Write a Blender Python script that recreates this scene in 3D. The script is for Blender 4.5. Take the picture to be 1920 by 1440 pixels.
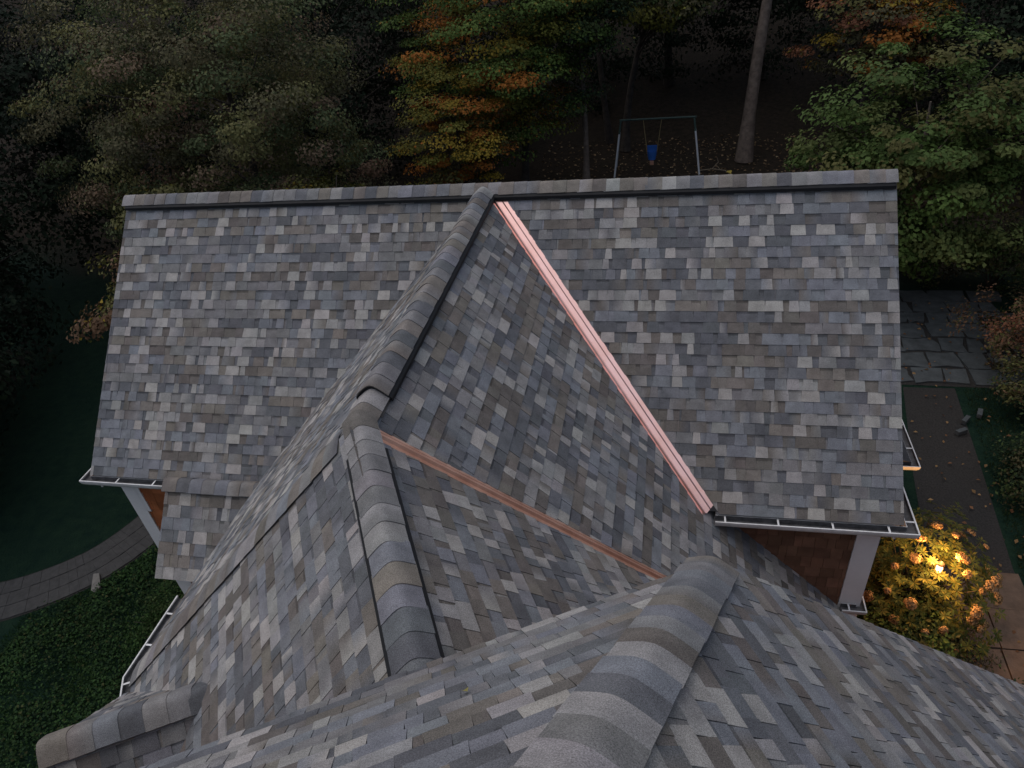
import bpy, bmesh, math, random
import numpy as np
from mathutils import Vector, Matrix
from math import sin, cos, radians, sqrt, pi, hypot

# ------------------------------------------------------------------ scene, camera, light
for o in list(bpy.data.objects): bpy.data.objects.remove(o)
S = bpy.context.scene
COL = S.collection
H = 7.2                                   # ridge height over the ground, metres

CAM = np.array([2.5202, -9.3876, 3.6252 + H])
CR = np.array([0.9779, 0.1814, -0.1036]); CU = np.array([-0.0263, 0.5988, 0.8005]); CF = np.array([-0.2072, 0.7801, -0.5904])
FPX = 1320.5
cd = bpy.data.cameras.new('camera'); cam = bpy.data.objects.new('camera', cd); COL.objects.link(cam)
cd.sensor_width = 36; cd.lens = FPX * 36 / 1920; cd.clip_start = 0.05; cd.clip_end = 600
cam.matrix_world = Matrix(((CR[0], CU[0], -CF[0], CAM[0]), (CR[1], CU[1], -CF[1], CAM[1]), (CR[2], CU[2], -CF[2], CAM[2]), (0, 0, 0, 1)))
S.camera = cam

SUN_EL, SUN_AZ = radians(70), radians(285)     # azimuth measured clockwise from +Y
w = bpy.data.worlds.new('World'); S.world = w; w.use_nodes = True
nt = w.node_tree; bg = nt.nodes['Background']
sky = nt.nodes.new('ShaderNodeTexSky'); sky.sky_type = 'NISHITA'; sky.sun_disc = False
sky.sun_elevation = SUN_EL; sky.sun_rotation = SUN_AZ; sky.air_density = 1.0; sky.dust_density = 3.5; sky.ozone_density = 1.0
nt.links.new(sky.outputs[0], bg.inputs[0]); bg.inputs[1].default_value = 0.06
sl = bpy.data.lights.new('sun', 'SUN'); sun = bpy.data.objects.new('sun', sl); COL.objects.link(sun)
sl.energy = 0.85; sl.angle = radians(130); sl.color = (1.0, 0.97, 0.945)
sd = Vector((sin(SUN_AZ) * cos(SUN_EL), cos(SUN_AZ) * cos(SUN_EL), sin(SUN_EL)))
sun.rotation_euler = sd.to_track_quat('Z', 'Y').to_euler(); sun.location = sd * 60
S.render.engine = 'CYCLES'
S.view_settings.view_transform = 'Standard'; S.view_settings.look = 'None'; S.view_settings.gamma = 1; S.view_settings.use_curve_mapping = False
S.view_settings.exposure = 0.46
S.cycles.max_bounces = 4; S.cycles.diffuse_bounces = 2; S.cycles.glossy_bounces = 2; S.cycles.transmission_bounces = 2

# ------------------------------------------------------------------ helpers
rnd = random.Random(7)
NP = np.random.default_rng(11)

def link(o, parent=None):
    COL.objects.link(o)
    if parent is not None: o.parent = parent
    return o
def tag(o, label=None, cat=None, group=None, kind=None):
    if label: o['label'] = label
    if cat: o['category'] = cat
    if group: o['group'] = group
    if kind: o['kind'] = kind
    return o
def empty(name, loc=(0, 0, 0)):
    o = bpy.data.objects.new(name, None); o.location = loc; o.empty_display_size = 0.3
    return link(o)
class MB:
    """collects faces for one mesh"""
    def __init__(s): s.v = []; s.f = []; s.m = []; s.c = []
    def face(s, pts, mi=0, col=None):
        b = len(s.v); s.v += [tuple(p) for p in pts]; s.f.append(tuple(range(b, b + len(pts)))); s.m.append(mi)
        if col is not None:
            s.c += list(col) if hasattr(col[0], '__len__') else [tuple(col)] * len(pts)
        return s
    def grid(s, rows, mi=0, close=False):
        b = len(s.v); n = len(rows[0])
        for r in rows: s.v += [tuple(p) for p in r]
        for i in range(len(rows) - 1):
            for j in range(n if close else n - 1):
                k = (j + 1) % n
                s.f.append((b + i * n + j, b + i * n + k, b + (i + 1) * n + k, b + (i + 1) * n + j)); s.m.append(mi)
        return s
    def box(s, c, sx, sy, sz, ax=None, mi=0):
        c = np.array(c, float); X, Y, Z = (np.eye(3) if ax is None else np.array(ax, float))
        P = {}
        for i in (-1, 1):
            for j in (-1, 1):
                for k in (-1, 1): P[i, j, k] = c + X * i * sx / 2 + Y * j * sy / 2 + Z * k * sz / 2
        for q in (((-1,-1,-1),(-1,1,-1),(1,1,-1),(1,-1,-1)), ((-1,-1,1),(1,-1,1),(1,1,1),(-1,1,1)), ((-1,-1,-1),(1,-1,-1),(1,-1,1),(-1,-1,1)),
                  ((-1,1,-1),(-1,1,1),(1,1,1),(1,1,-1)), ((-1,-1,-1),(-1,-1,1),(-1,1,1),(-1,1,-1)), ((1,-1,-1),(1,1,-1),(1,1,1),(1,-1,1))):
            s.face([P[t] for t in q], mi)
        return s
    def tube(s, pts, rad, n=8, mi=0, cap=True):
        pts = [np.array(p, float) for p in pts]; rows = []
        if not hasattr(rad, '__len__'): rad = [rad] * len(pts)
        for i, p in enumerate(pts):
            d = pts[min(i + 1, len(pts) - 1)] - pts[max(i - 1, 0)]; d = d / (np.linalg.norm(d) + 1e-9)
            a = np.array([0, 0, 1.]) if abs(d[2]) < 0.9 else np.array([1., 0, 0])
            x = np.cross(d, a); x /= np.linalg.norm(x); y = np.cross(d, x)
            rows.append([p + (x * cos(2 * pi * k / n) + y * sin(2 * pi * k / n)) * rad[i] for k in range(n)])
        s.grid(rows, mi, True)
        if cap: s.face(rows[0][::-1], mi); s.face(rows[-1], mi)
        return s
    def build(s, name, mats, parent=None, smooth=False):
        me = bpy.data.meshes.new(name); me.from_pydata(s.v, [], s.f)
        for m in (mats if isinstance(mats, (list, tuple)) else [mats]): me.materials.append(m)
        if any(s.m): me.polygons.foreach_set('material_index', s.m)
        if s.c:
            a = me.color_attributes.new('tint', 'FLOAT_COLOR', 'POINT')
            a.data.foreach_set('color', np.array([(c[0], c[1], c[2], 1) for c in s.c], dtype=np.float32).ravel())
        if smooth: me.polygons.foreach_set('use_smooth', [True] * len(me.polygons))
        me.update()
        return link(bpy.data.objects.new(name, me), parent)
def prism(mb, top, vec, mi=0):
    """solid from a top polygon swept by vec"""
    top = [np.array(p, float) for p in top]; bot = [p + np.array(vec, float) for p in top]
    mb.face(top, mi); mb.face(bot[::-1], mi)
    for i in range(len(top)):
        j = (i + 1) % len(top); mb.face([top[j], top[i], bot[i], bot[j]], mi)
    return mb
def clip_poly(poly, region):
    """Sutherland-Hodgman, convex counter-clockwise region; points are tuples whose first two values are s, t and the rest is carried along"""
    out = poly
    n = len(region)
    for i in range(n):
        ax, ay = region[i]; bx, by = region[(i + 1) % n]
        ex, ey = bx - ax, by - ay
        inp, out = out, []
        if not inp: return []
        d = [ex * (p[1] - ay) - ey * (p[0] - ax) for p in inp]
        for k in range(len(inp)):
            p, q = inp[k - 1], inp[k]; dp, dq = d[k - 1], d[k]
            if (dp >= 0) != (dq >= 0):
                f = dp / (dp - dq); out.append(tuple(a + (b - a) * f for a, b in zip(p, q)))
            if dq >= 0: out.append(q)
    return out
def ccw(poly):
    a = sum(poly[i - 1][0] * poly[i][1] - poly[i][0] * poly[i - 1][1] for i in range(len(poly)))
    return poly if a > 0 else poly[::-1]

# ------------------------------------------------------------------ materials
def newmat(name):
    m = bpy.data.materials.new(name); m.use_nodes = True
    return m, m.node_tree, m.node_tree.nodes['Principled BSDF']
def N(nt, typ, **kw):
    n = nt.nodes.new(typ)
    for k, v in kw.items():
        if k in n.inputs: n.inputs[k].default_value = v
        else: setattr(n, k, v)
    return n
def mat(name, col, rough=0.8, var=0.25, scale=6.0, bump=0.0, bscale=60.0, metal=0.0, spec=0.3, col2=None, detail=6, fine=0.0, fscale=300.0):
    m, nt, b = newmat(name); L = nt.links.new
    tc = N(nt, 'ShaderNodeTexCoord')
    no = N(nt, 'ShaderNodeTexNoise', Scale=scale, Detail=detail, Roughness=0.65); L(tc.outputs['Object'], no.inputs['Vector'])
    rp = N(nt, 'ShaderNodeValToRGB'); c2 = col2 or [c * (1 - var) for c in col]
    c1 = col if col2 else [min(1, c * (1 + var)) for c in col]
    rp.color_ramp.elements[0].position = 0.32; rp.color_ramp.elements[1].position = 0.68
    rp.color_ramp.elements[0].color = (*c2, 1); rp.color_ramp.elements[1].color = (*c1, 1)
    L(no.outputs['Fac'], rp.inputs[0]); src = rp.outputs[0]
    if fine:
        f = N(nt, 'ShaderNodeTexNoise', Scale=fscale, Detail=2); L(tc.outputs['Object'], f.inputs['Vector'])
        mr = N(nt, 'ShaderNodeMapRange'); mr.inputs[1].default_value = 0.3; mr.inputs[2].default_value = 0.7; mr.inputs[3].default_value = 1 - fine; mr.inputs[4].default_value = 1 + fine
        L(f.outputs['Fac'], mr.inputs[0])
        mx = N(nt, 'ShaderNodeVectorMath', operation='SCALE'); L(src, mx.inputs[0]); L(mr.outputs[0], mx.inputs['Scale']); src = mx.outputs[0]
    L(src, b.inputs['Base Color'])
    b.inputs['Roughness'].default_value = rough; b.inputs['Metallic'].default_value = metal; b.inputs['Specular IOR Level'].default_value = spec
    if bump:
        n2 = N(nt, 'ShaderNodeTexNoise', Scale=bscale, Detail=4); L(tc.outputs['Object'], n2.inputs['Vector'])
        bp = N(nt, 'ShaderNodeBump', Strength=bump, Distance=0.02); L(n2.outputs['Fac'], bp.inputs['Height']); L(bp.outputs[0], b.inputs['Normal'])
    return m
def tintmat(name, rough=0.9, spec=0.2, grain=0.35, gscale=420, mottle=0.16, mscale=9, bump=0.35, transl=0.0):
    """colour comes from the piece's own 'tint'; grain and mottling are laid over it"""
    m, nt, b = newmat(name); L = nt.links.new
    at = N(nt, 'ShaderNodeAttribute'); at.attribute_name = 'tint'
    tc = N(nt, 'ShaderNodeTexCoord')
    g = N(nt, 'ShaderNodeTexNoise', Scale=gscale, Detail=2, Roughness=0.8); L(tc.outputs['Object'], g.inputs['Vector'])
    k = N(nt, 'ShaderNodeTexNoise', Scale=mscale, Detail=5); L(tc.outputs['Object'], k.inputs['Vector'])
    def rng(src, a):
        mr = N(nt, 'ShaderNodeMapRange'); mr.inputs[1].default_value = 0.3; mr.inputs[2].default_value = 0.7
        mr.inputs[3].default_value = 1 - a; mr.inputs[4].default_value = 1 + a; L(src, mr.inputs[0]); return mr.outputs[0]
    mu = N(nt, 'ShaderNodeMath', operation='MULTIPLY'); L(rng(g.outputs['Fac'], grain), mu.inputs[0]); L(rng(k.outputs['Fac'], mottle), mu.inputs[1])
    vs = N(nt, 'ShaderNodeVectorMath', operation='SCALE'); L(at.outputs['Color'], vs.inputs[0]); L(mu.outputs[0], vs.inputs['Scale'])
    L(vs.outputs[0], b.inputs['Base Color']); b.inputs['Roughness'].default_value = rough; b.inputs['Specular IOR Level'].default_value = spec
    if bump:
        bp = N(nt, 'ShaderNodeBump', Strength=bump, Distance=0.004); L(g.outputs['Fac'], bp.inputs['Height']); L(bp.outputs[0], b.inputs['Normal'])
    if transl:
        tr = N(nt, 'ShaderNodeBsdfTranslucent'); L(vs.outputs[0], tr.inputs['Color'])
        ms = N(nt, 'ShaderNodeMixShader'); ms.inputs[0].default_value = transl
        L(b.outputs[0], ms.inputs[1]); L(tr.outputs[0], ms.inputs[2]); L(ms.outputs[0], nt.nodes['Material Output'].inputs[0])
    return m
M = {}
M['shingle'] = tintmat('asphalt_shingle', rough=0.95, spec=0.12, grain=0.5, gscale=170, mottle=0.16, mscale=8, bump=0.6)
M['leaf'] = tintmat('leaf', rough=0.7, spec=0.15, grain=0.12, gscale=40, mottle=0.2, mscale=1.2, bump=0, transl=0.25)
M['deck'] = mat('roof_underlay', (0.045, 0.047, 0.052), 0.95)
M['vent'] = mat('black_vent_plastic', (0.012, 0.013, 0.015), 0.6)
M['copper'] = mat('new_copper', (0.97, 0.64, 0.59), 0.28, scale=3.0, metal=1.0, bump=0.12, bscale=3.5, col2=(0.90, 0.54, 0.46))
M['copper_dull'] = mat('tarnished_copper', (1.0, 0.66, 0.50), 0.55, scale=4, metal=1.0, col2=(0.78, 0.45, 0.32), bump=0.1, bscale=2.5)
M['white'] = mat('white_paint', (0.74, 0.74, 0.75), 0.45, var=0.06, scale=4)
M['gutter'] = mat('white_gutter_metal', (0.78, 0.79, 0.80), 0.4, scale=7, col2=(0.60, 0.60, 0.59))
M['debris'] = mat('gutter_grit', (0.10, 0.10, 0.105), 0.9, scale=14, var=0.4)
M['cedar'] = tintmat('cedar_shingle', rough=0.8, grain=0.12, gscale=120, mottle=0.25, mscale=5, bump=0.3)
M['cedar_wall'] = mat('cedar_wall', (0.20, 0.085, 0.045), 0.85, scale=3)
M['bark'] = mat('bark', (0.15, 0.12, 0.10), 0.95, var=0.4, scale=5, bump=0.8, bscale=14)
M['bark_dark'] = mat('dark_bark', (0.06, 0.05, 0.043), 0.95, var=0.4, scale=5, bump=0.8, bscale=14)
M['steel'] = mat('galvanised_tube', (0.50, 0.53, 0.56), 0.45, var=0.1, metal=0.3)
M['green_tube'] = mat('green_tube', (0.035, 0.065, 0.058), 0.5)
M['blue_plastic'] = mat('blue_plastic', (0.03, 0.12, 0.42), 0.45, var=0.1)
M['rope'] = mat('yellow_rope', (0.20, 0.165, 0.08), 0.9)
M['stone'] = mat('grey_flagstone', (0.062, 0.072, 0.077), 0.9, var=0.3, scale=4, bump=0.3, bscale=18)
M['paver'] = mat('grey_paver', (0.058, 0.059, 0.060), 0.92, var=0.2, scale=9, bump=0.3, bscale=50)
M['slab'] = mat('concrete_slab', (0.115, 0.080, 0.058), 0.92, var=0.25, scale=5, bump=0.25, bscale=30)
M['gravel'] = mat('path_bed', (0.028, 0.027, 0.026), 0.95, var=0.4, scale=30, bump=0.5, bscale=80)
M['wood'] = mat('pale_dead_wood', (0.18, 0.15, 0.11), 0.9)
M['lamp_metal'] = mat('bronze_lamp', (0.05, 0.035, 0.025), 0.5, metal=0.6)
m, nt_, b_ = newmat('lit_bulb'); b_.inputs['Base Color'].default_value = (1, .8, .5, 1); b_.inputs['Emission Color'].default_value = (1.0, 0.62, 0.28, 1); b_.inputs['Emission Strength'].default_value = 4; M['bulb'] = m

# ------------------------------------------------------------------ ground
def ground_mat():
    m, nt, b = newmat('lawn_and_leaf_litter'); L = nt.links.new
    tc = N(nt, 'ShaderNodeTexCoord'); sp = N(nt, 'ShaderNodeSeparateXYZ'); L(tc.outputs['Object'], sp.inputs[0])
    big = N(nt, 'ShaderNodeTexNoise', Scale=0.35, Detail=5); L(tc.outputs['Object'], big.inputs['Vector'])
    ad = N(nt, 'ShaderNodeMath', operation='MULTIPLY_ADD'); L(big.outputs['Fac'], ad.inputs[0]); ad.inputs[1].default_value = 5; L(sp.outputs['Y'], ad.inputs[2])
    mr = N(nt, 'ShaderNodeMapRange'); mr.inputs[1].default_value = 12.0; mr.inputs[2].default_value = 14.5; L(ad.outputs[0], mr.inputs[0])
    def ramp(sc, c1, c2, a=.35, z=.65, det=8):
        n = N(nt, 'ShaderNodeTexNoise', Scale=sc, Detail=det, Roughness=0.7); L(tc.outputs['Object'], n.inputs['Vector'])
        r = N(nt, 'ShaderNodeValToRGB'); r.color_ramp.elements[0].color = (*c1, 1); r.color_ramp.elements[1].color = (*c2, 1)
        r.color_ramp.elements[0].position = a; r.color_ramp.elements[1].position = z; L(n.outputs['Fac'], r.inputs[0]); return r.outputs[0]
    lawn = ramp(3.5, (0.005, 0.017, 0.013), (0.012, 0.030, 0.018)); lit = ramp(5.0, (0.012, 0.010, 0.008), (0.032, 0.025, 0.018))
    mx = N(nt, 'ShaderNodeMix', data_type='RGBA'); L(mr.outputs[0], mx.inputs[0]); L(lawn, mx.inputs[6]); L(lit, mx.inputs[7])
    L(mx.outputs[2], b.inputs['Base Color']); b.inputs['Roughness'].default_value = 0.95; b.inputs['Specular IOR Level'].default_value = 0.1
    n2 = N(nt, 'ShaderNodeTexNoise', Scale=22, Detail=6); L(tc.outputs['Object'], n2.inputs['Vector'])
    bp = N(nt, 'ShaderNodeBump', Strength=0.7, Distance=0.05); L(n2.outputs['Fac'], bp.inputs['Height']); L(bp.outputs[0], b.inputs['Normal'])
    return m
M['ground'] = ground_mat()
def gz(x, y):
    """height of the terrain: level round the house, wooded hillside behind"""
    h = 0.0
    if y > 23: t = y - 23; h += 0.30 * t * t / (t + 10)
    if x < -14: t = -14 - x; h += 0.22 * t * t / (t + 8)
    if x > 15: t = x - 15; h += 0.22 * t * t / (t + 8)
    return h + (0.06 * sin(x * 0.9) * cos(y * 0.7) if (y > 15 or x < -12 or x > 12) else 0)
xs = np.concatenate([np.linspace(-160, -30, 14), np.linspace(-28, 30, 60), np.linspace(34, 160, 14)])
ys = np.concatenate([np.linspace(-90, -16, 8), np.linspace(-14, 60, 75), np.linspace(66, 190, 16)])
g = MB(); g.grid([[(x, y, gz(x, y)) for x in xs] for y in ys])
ground = g.build('ground', M['ground'], smooth=True); tag(ground, kind='structure')

# ------------------------------------------------------------------ the house
house = empty('house', (0, 0, 0))
tag(house, 'grey shingled house with many-angled roof, copper valleys and white gutters', 'house')
TH = radians(29.45)
U = np.array([-sin(TH), cos(TH)]); V = np.array([cos(TH), sin(TH)])      # axes of the turned wing
XL, XR, YE, YJ = -5.848, 5.350, -3.06, -5.215
J = np.array([0.0, YJ]); UJ, VJ = J @ U, J @ V
U0 = -6.985                                 # end of the near roof, in the turned axes
VA = -0.66                                  # its corner
def uv(u, v): return U * u + V * v
def P3(xy, z): return np.array([xy[0], xy[1], z + H])
SQ = sqrt(0.5)

PALETTE = {'mid': (0.205, 0.203, 0.205), 'warm': (0.195, 0.178, 0.160), 'brown': (0.150, 0.137, 0.127), 'blue': (0.196, 0.206, 0.226), 'slate': (0.140, 0.146, 0.158),
           'dark': (0.122, 0.126, 0.137), 'light': (0.350, 0.335, 0.320), 'pale': (0.285, 0.280, 0.276)}
WEIGHTS = [('mid', 22), ('warm', 14), ('brown', 15), ('blue', 21), ('slate', 16), ('dark', 9), ('pale', 7)]
def pick(r):
    x = r.random() * sum(w for _, w in WEIGHTS)
    for n, w in WEIGHTS:
        x -= w
        if x <= 0: return n
    return 'mid'
def jit(c, r, a=0.10):
    k = 1 + r.uniform(-a, a); return tuple(x * k * (1 + r.uniform(-0.02, 0.02)) for x in c)
class Slope:
    def __init__(s, name, O, down, exposure, teave, decks, regions, seed, smin, smax, tmin=0.0, thick=0.10, deckmat='deck'):
        """O: point on the plane (plan xy, z); down: unit plan direction the 45 degree slope falls in; decks / regions: convex plan polygons"""
        s.O = P3(O[:2], O[2]); dn = np.array(down, float)
        s.et = np.array([dn[0], dn[1], -1.0]) * SQ; s.es = np.array([-dn[1], dn[0], 0.0]); s.n = np.array([dn[0], dn[1], 1.0]) * SQ
        s.down = dn; s.Oxy = np.array(O[:2], float); s.e = exposure; s.seed = seed
        mb = MB()
        for d in decks: prism(mb, [s.at3(*s.st(q), 0.0) for q in d], -s.n * thick)
        s.obj = mb.build(name, M[deckmat], house)
        s.pieces = []
        regs = [ccw([s.st(q) for q in d]) for d in regions]
        r = random.Random(seed); j = 0
        while teave - (j + 1) * exposure > tmin - exposure:
            t1 = teave - j * exposure; t0 = t1 - exposure; j += 1
            for pc in s.course(r, smin, smax, t0, t1):
                polys = []
                for (poly, hs) in pc['polys']:
                    for rg in regs:
                        c = clip_poly(poly, rg)
                        if len(c) >= 3: polys.append(c)
                if polys: s.pieces.append((polys, t0, t1, pc['h0'], pc['h1']))
    def st(s, q):
        d = np.array(q[:2], float) - s.Oxy
        return (float(d @ s.es[:2]), float(d @ s.down) * sqrt(2))
    def at3(s, a, t, h): return s.O + s.es * a + s.et * t + s.n * h
    def course(s, r, smin, smax, t0, t1):
        out = []; a = smin - r.uniform(0, 0.4); high = True; base = pick(r); left = r.uniform(.15, .55)
        wob = [r.uniform(-.002, .002) for _ in range(4)]
        while a < smax:
            wd = r.choice((.075, .11, .12, .15, .17, .19)) if high else r.choice((.04, .06, .09, .10, .12, .15, .02))
            wd *= r.uniform(1.05, 1.3)
            left -= wd
            if left < 0: base = pick(r); left = r.uniform(.18, .7)
            nm = base
            if high:
                if r.random() < .17: nm = 'light'
                elif r.random() < .12: nm = 'pale'
            elif r.random() < .22: nm = r.choice(('dark', 'slate', 'brown'))
            c1 = jit(PALETTE[nm], r); c2 = c1
            if r.random() < .22: c2 = jit(PALETTE[pick(r)], r)
            if r.random() < .5: c1, c2 = c2, c1
            b = a + wd; dv = .005 if high else 0
            y0 = t0 - 0.004; y1 = t1 + r.uniform(-.002, .002)
            def q(x, t, c): return (x, t, *c)
            polys = []
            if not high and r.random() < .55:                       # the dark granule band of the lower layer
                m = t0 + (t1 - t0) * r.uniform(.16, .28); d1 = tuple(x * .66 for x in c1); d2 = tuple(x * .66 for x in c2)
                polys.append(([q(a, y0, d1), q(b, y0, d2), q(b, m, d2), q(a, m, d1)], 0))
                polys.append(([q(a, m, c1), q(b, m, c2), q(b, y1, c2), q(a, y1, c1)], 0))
            else:
                polys.append(([q(a + dv, y0, c1), q(b - dv, y0, c2), q(b + dv * .4, y1, c2), q(a - dv * .4, y1, c1)], 0))
            out.append(dict(polys=polys, h0=.004 if high else .001, h1=(.0105 if high else .0060) + r.uniform(-.001, .0012)))
            a = b; high = not high if r.random() < .88 else high
        return out
    def emit(s, mb, pc):
        polys, t0, t1, h0, h1 = pc
        for c in polys:
            if ccw([(p[0], p[1]) for p in c]) != [(p[0], p[1]) for p in c]: c = c[::-1]
            hh = lambda t: h0 + (h1 - h0) * (t - t0) / (t1 - t0)
            top = [s.at3(p[0], p[1], hh(p[1])) for p in c]; bot = [s.at3(p[0], p[1], -.003) for p in c]; cols = [p[2:5] for p in c]
            if np.cross(top[1] - top[0], top[2] - top[0]) @ s.n < 0: top.reverse(); bot.reverse(); cols.reverse()
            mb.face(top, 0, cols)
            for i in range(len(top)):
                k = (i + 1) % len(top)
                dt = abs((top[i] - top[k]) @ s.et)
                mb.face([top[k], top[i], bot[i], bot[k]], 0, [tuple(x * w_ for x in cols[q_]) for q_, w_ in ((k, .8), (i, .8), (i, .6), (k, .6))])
    def size(s, pc):
        """projected size in the photograph, to choose which pieces stand alone"""
        tot = 0
        for c in pc[0]:
            pts = []
            for p in c:
                d = s.at3(p[0], p[1], .008) - CAM; z = d @ CF
                if z < .3: return 0
                x, y = 960 + FPX * (d @ CR) / z, 720 - FPX * (d @ CU) / z
                pts.append((x, y))
            cx = sum(p[0] for p in pts) / len(pts); cy = sum(p[1] for p in pts) / len(pts)
            if not (0 < cx < 1920 and 0 < cy < 1440): return 0
            tot += abs(sum(pts[i - 1][0] * pts[i][1] - pts[i][0] * pts[i - 1][1] for i in range(len(pts)))) / 2
        return tot

E_ = 0.143
def vy2(x): return YJ + 0.2626 * x                       # plan line of the bent valley / hip through J
slopes = []
TE = -YE * sqrt(2) + .03
ye = YE - .02
# main gable, front slope, left and right of the wing
A_O = (0, 0, 0)
slopes.append(Slope('roof_slope', A_O, (0, -1), E_, TE, [[(XL, 0), (0, 0), (YE, YE), (XL, YE)]], [[(XL, 0.0), (0, 0), (ye, ye), (XL - .01, ye)]], 1, XL - .1, .2))
vo = .185                                                # open copper valley: shingles stop short of it
slopes.append(Slope('roof_slope', A_O, (0, -1), E_, TE, [[(0, 0), (XR, 0), (XR, YE), (-YE, YE)]], [[(vo, 0), (XR, 0), (XR + .01, ye), (-ye + vo, ye)]], 2, -.2, XR + .1))
# wing towards the camera, right side (long) and left side
B_EX = 4.97
vb = .075
slopes.append(Slope('roof_slope', (0, 0, 0), (1, 0), E_, B_EX * sqrt(2) + .03,
    [[(0, 0), (-YE, YE), (-YE, vy2(-YE)), (0, YJ)], [(-YE, -2.85), (B_EX, -2.85), (B_EX, vy2(B_EX)), (-YE, vy2(-YE))]],
    [[(0, -vb), (-YE, YE - vb), (-YE, vy2(-YE) + vb), (0, YJ + vb)], [(-YE, -2.86), (B_EX + .02, -2.86), (B_EX + .02, vy2(B_EX) + vb), (-YE, vy2(-YE) + vb)]], 3, -6, .3))
slopes.append(Slope('roof_slope', (0, 0, 0), (-1, 0), E_, -YE * sqrt(2) + .03, [[(0, 0), (0, YJ), (YE, vy2(YE)), (YE, YE)]], [[(0, 0), (0, YJ), (ye, vy2(ye)), (ye, ye)]], 4, -.3, 6.6))
# turned wing
wr = 4.97; wl = 3.07
cr_end = lambda w: uv(U0, VJ + w)
slopes.append(Slope('roof_slope', (0, YJ, 0), V, E_, wr * sqrt(2) + .03, [[J, cr_end(0), cr_end(wr), (wr, vy2(wr))]],
    [[J - np.array([0, vb]), cr_end(0), cr_end(wr), (wr, vy2(wr) - vb)]], 5, -3.2, 2.6))
hipend = np.array([YE, vy2(YE)])
slopes.append(Slope('roof_slope', (0, YJ, 0), -V, E_, wl * sqrt(2) + .02, [[J, hipend, uv(U0, VJ - wl), uv(U0, VJ)]], [[J, hipend + (hipend - J) * .006, uv(U0, VJ - wl - .02), uv(U0, VJ)]], 6, -.6, 3.4))
# near roof: clipped end facing the wing, and its right side
VL = -6.6; VM = (VL + VA) / 2; HR = (VA - VL) / 2         # ridge over the middle
EL_O = uv(U0, VA)
slopes.append(Slope('roof_slope', (*EL_O, 0.03), U, E_, .02, [[uv(U0, VA), uv(U0 - HR, VM), uv(U0, VL)]], [[uv(U0 + .012, VA + .012), uv(U0 - HR, VM), uv(U0 + .012, VL)]], 7, -.5, 6.5, tmin=-4.4))
UB = -14.0; VE = 4.45
slopes.append(Slope('roof_slope', (*EL_O, 0.03), V, E_, (VE - VA) * sqrt(2), [[uv(U0, VA), uv(U0, VE), uv(UB, VE), uv(UB, VM), uv(U0 - HR, VM)]],
    [[uv(U0 + .015, VA), uv(U0 + .015, VE), uv(UB, VE), uv(UB, VM), uv(U0 - HR, VM)]], 8, -7.2, .2, tmin=-4.4))
# small gable at the lower left, on the turned wing
UG, VT, VG, ZG = -5.18, -4.41, -5.72, -1.845
dg = 1.25
G_O = (*uv(UG, VT), ZG)
slopes.append(Slope('roof_slope', G_O, -U, E_, dg * sqrt(2), [[uv(UG, VT), uv(UG, VG), uv(UG - dg, VG), uv(UG - dg, VT - dg)]], [[uv(UG, VT), uv(UG, VG), uv(UG - dg, VG), uv(UG - dg, VT - dg)]], 9, -1.6, 1.6))
slopes.append(Slope('roof_slope', G_O, U, E_, dg * sqrt(2), [[uv(UG, VT), uv(UG, VG), uv(UG + dg, VG), uv(UG + dg, VT - dg)]], [[uv(UG, VT), uv(UG, VG), uv(UG + dg, VG), uv(UG + dg, VT - dg)]], 10, -1.6, 1.6))
# porch roof tucked under the left eaves
FX, FY, FZ = -4.40, -3.21, -2.955
slopes.append(Slope('roof_slope', (FX, FY, FZ), (0, -1), 0.172, .97 * sqrt(2), [[(FX, FY), (-2.97, FY), (-2.97, FY - .96), (FX, FY - .96)]], [[(FX - .005, FY), (-2.97, FY), (-2.97, FY - .975), (FX - .005, FY - .975)]], 12, -.2, 1.6))
# backs of the roofs, which face away
mb = MB()
prism(mb, [P3((XL, 0), 0), P3((XR, 0), 0), P3((XR, 3.06), -3.06), P3((XL, 3.06), -3.06)], (0, -.07, -.07))
mb.build('back_slope', M['deck'], house)
mb = MB(); prism(mb, [P3(uv(U0 - HR, VM), HR + .03), P3(uv(UB, VM), HR + .03), P3(uv(UB, -11), HR + .03 - (VM + 11)), P3(uv(U0, -11), HR + .03 - (VM + 11)), P3(uv(U0, VL), .03)], (0, 0, -.1))
mb.build('back_slope', M['deck'], house)
mb = MB(); prism(mb, [P3((FX, FY), FZ), P3((-2.97, FY), FZ), P3((-2.97, -2.86), FZ - .35), P3((FX, -2.86), FZ - .35)], (0, 0, -.05)); mb.build('back_slope', M['deck'], house)

rank = sorted(((sl_.size(pc), i, k) for i, sl_ in enumerate(slopes) for k, pc in enumerate(sl_.pieces)), reverse=True)
solo = {(i, k) for _, i, k in rank[:300]}
field = MB()
for i, sl_ in enumerate(slopes):
    for k, pc in enumerate(sl_.pieces):
        if (i, k) in solo:
            mb = MB(); sl_.emit(mb, pc); mb.build('shingle', M['shingle'], sl_.obj)
        else: sl_.emit(field, pc)
tag(field.build('shingles', M['shingle'], house), kind='stuff')

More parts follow.
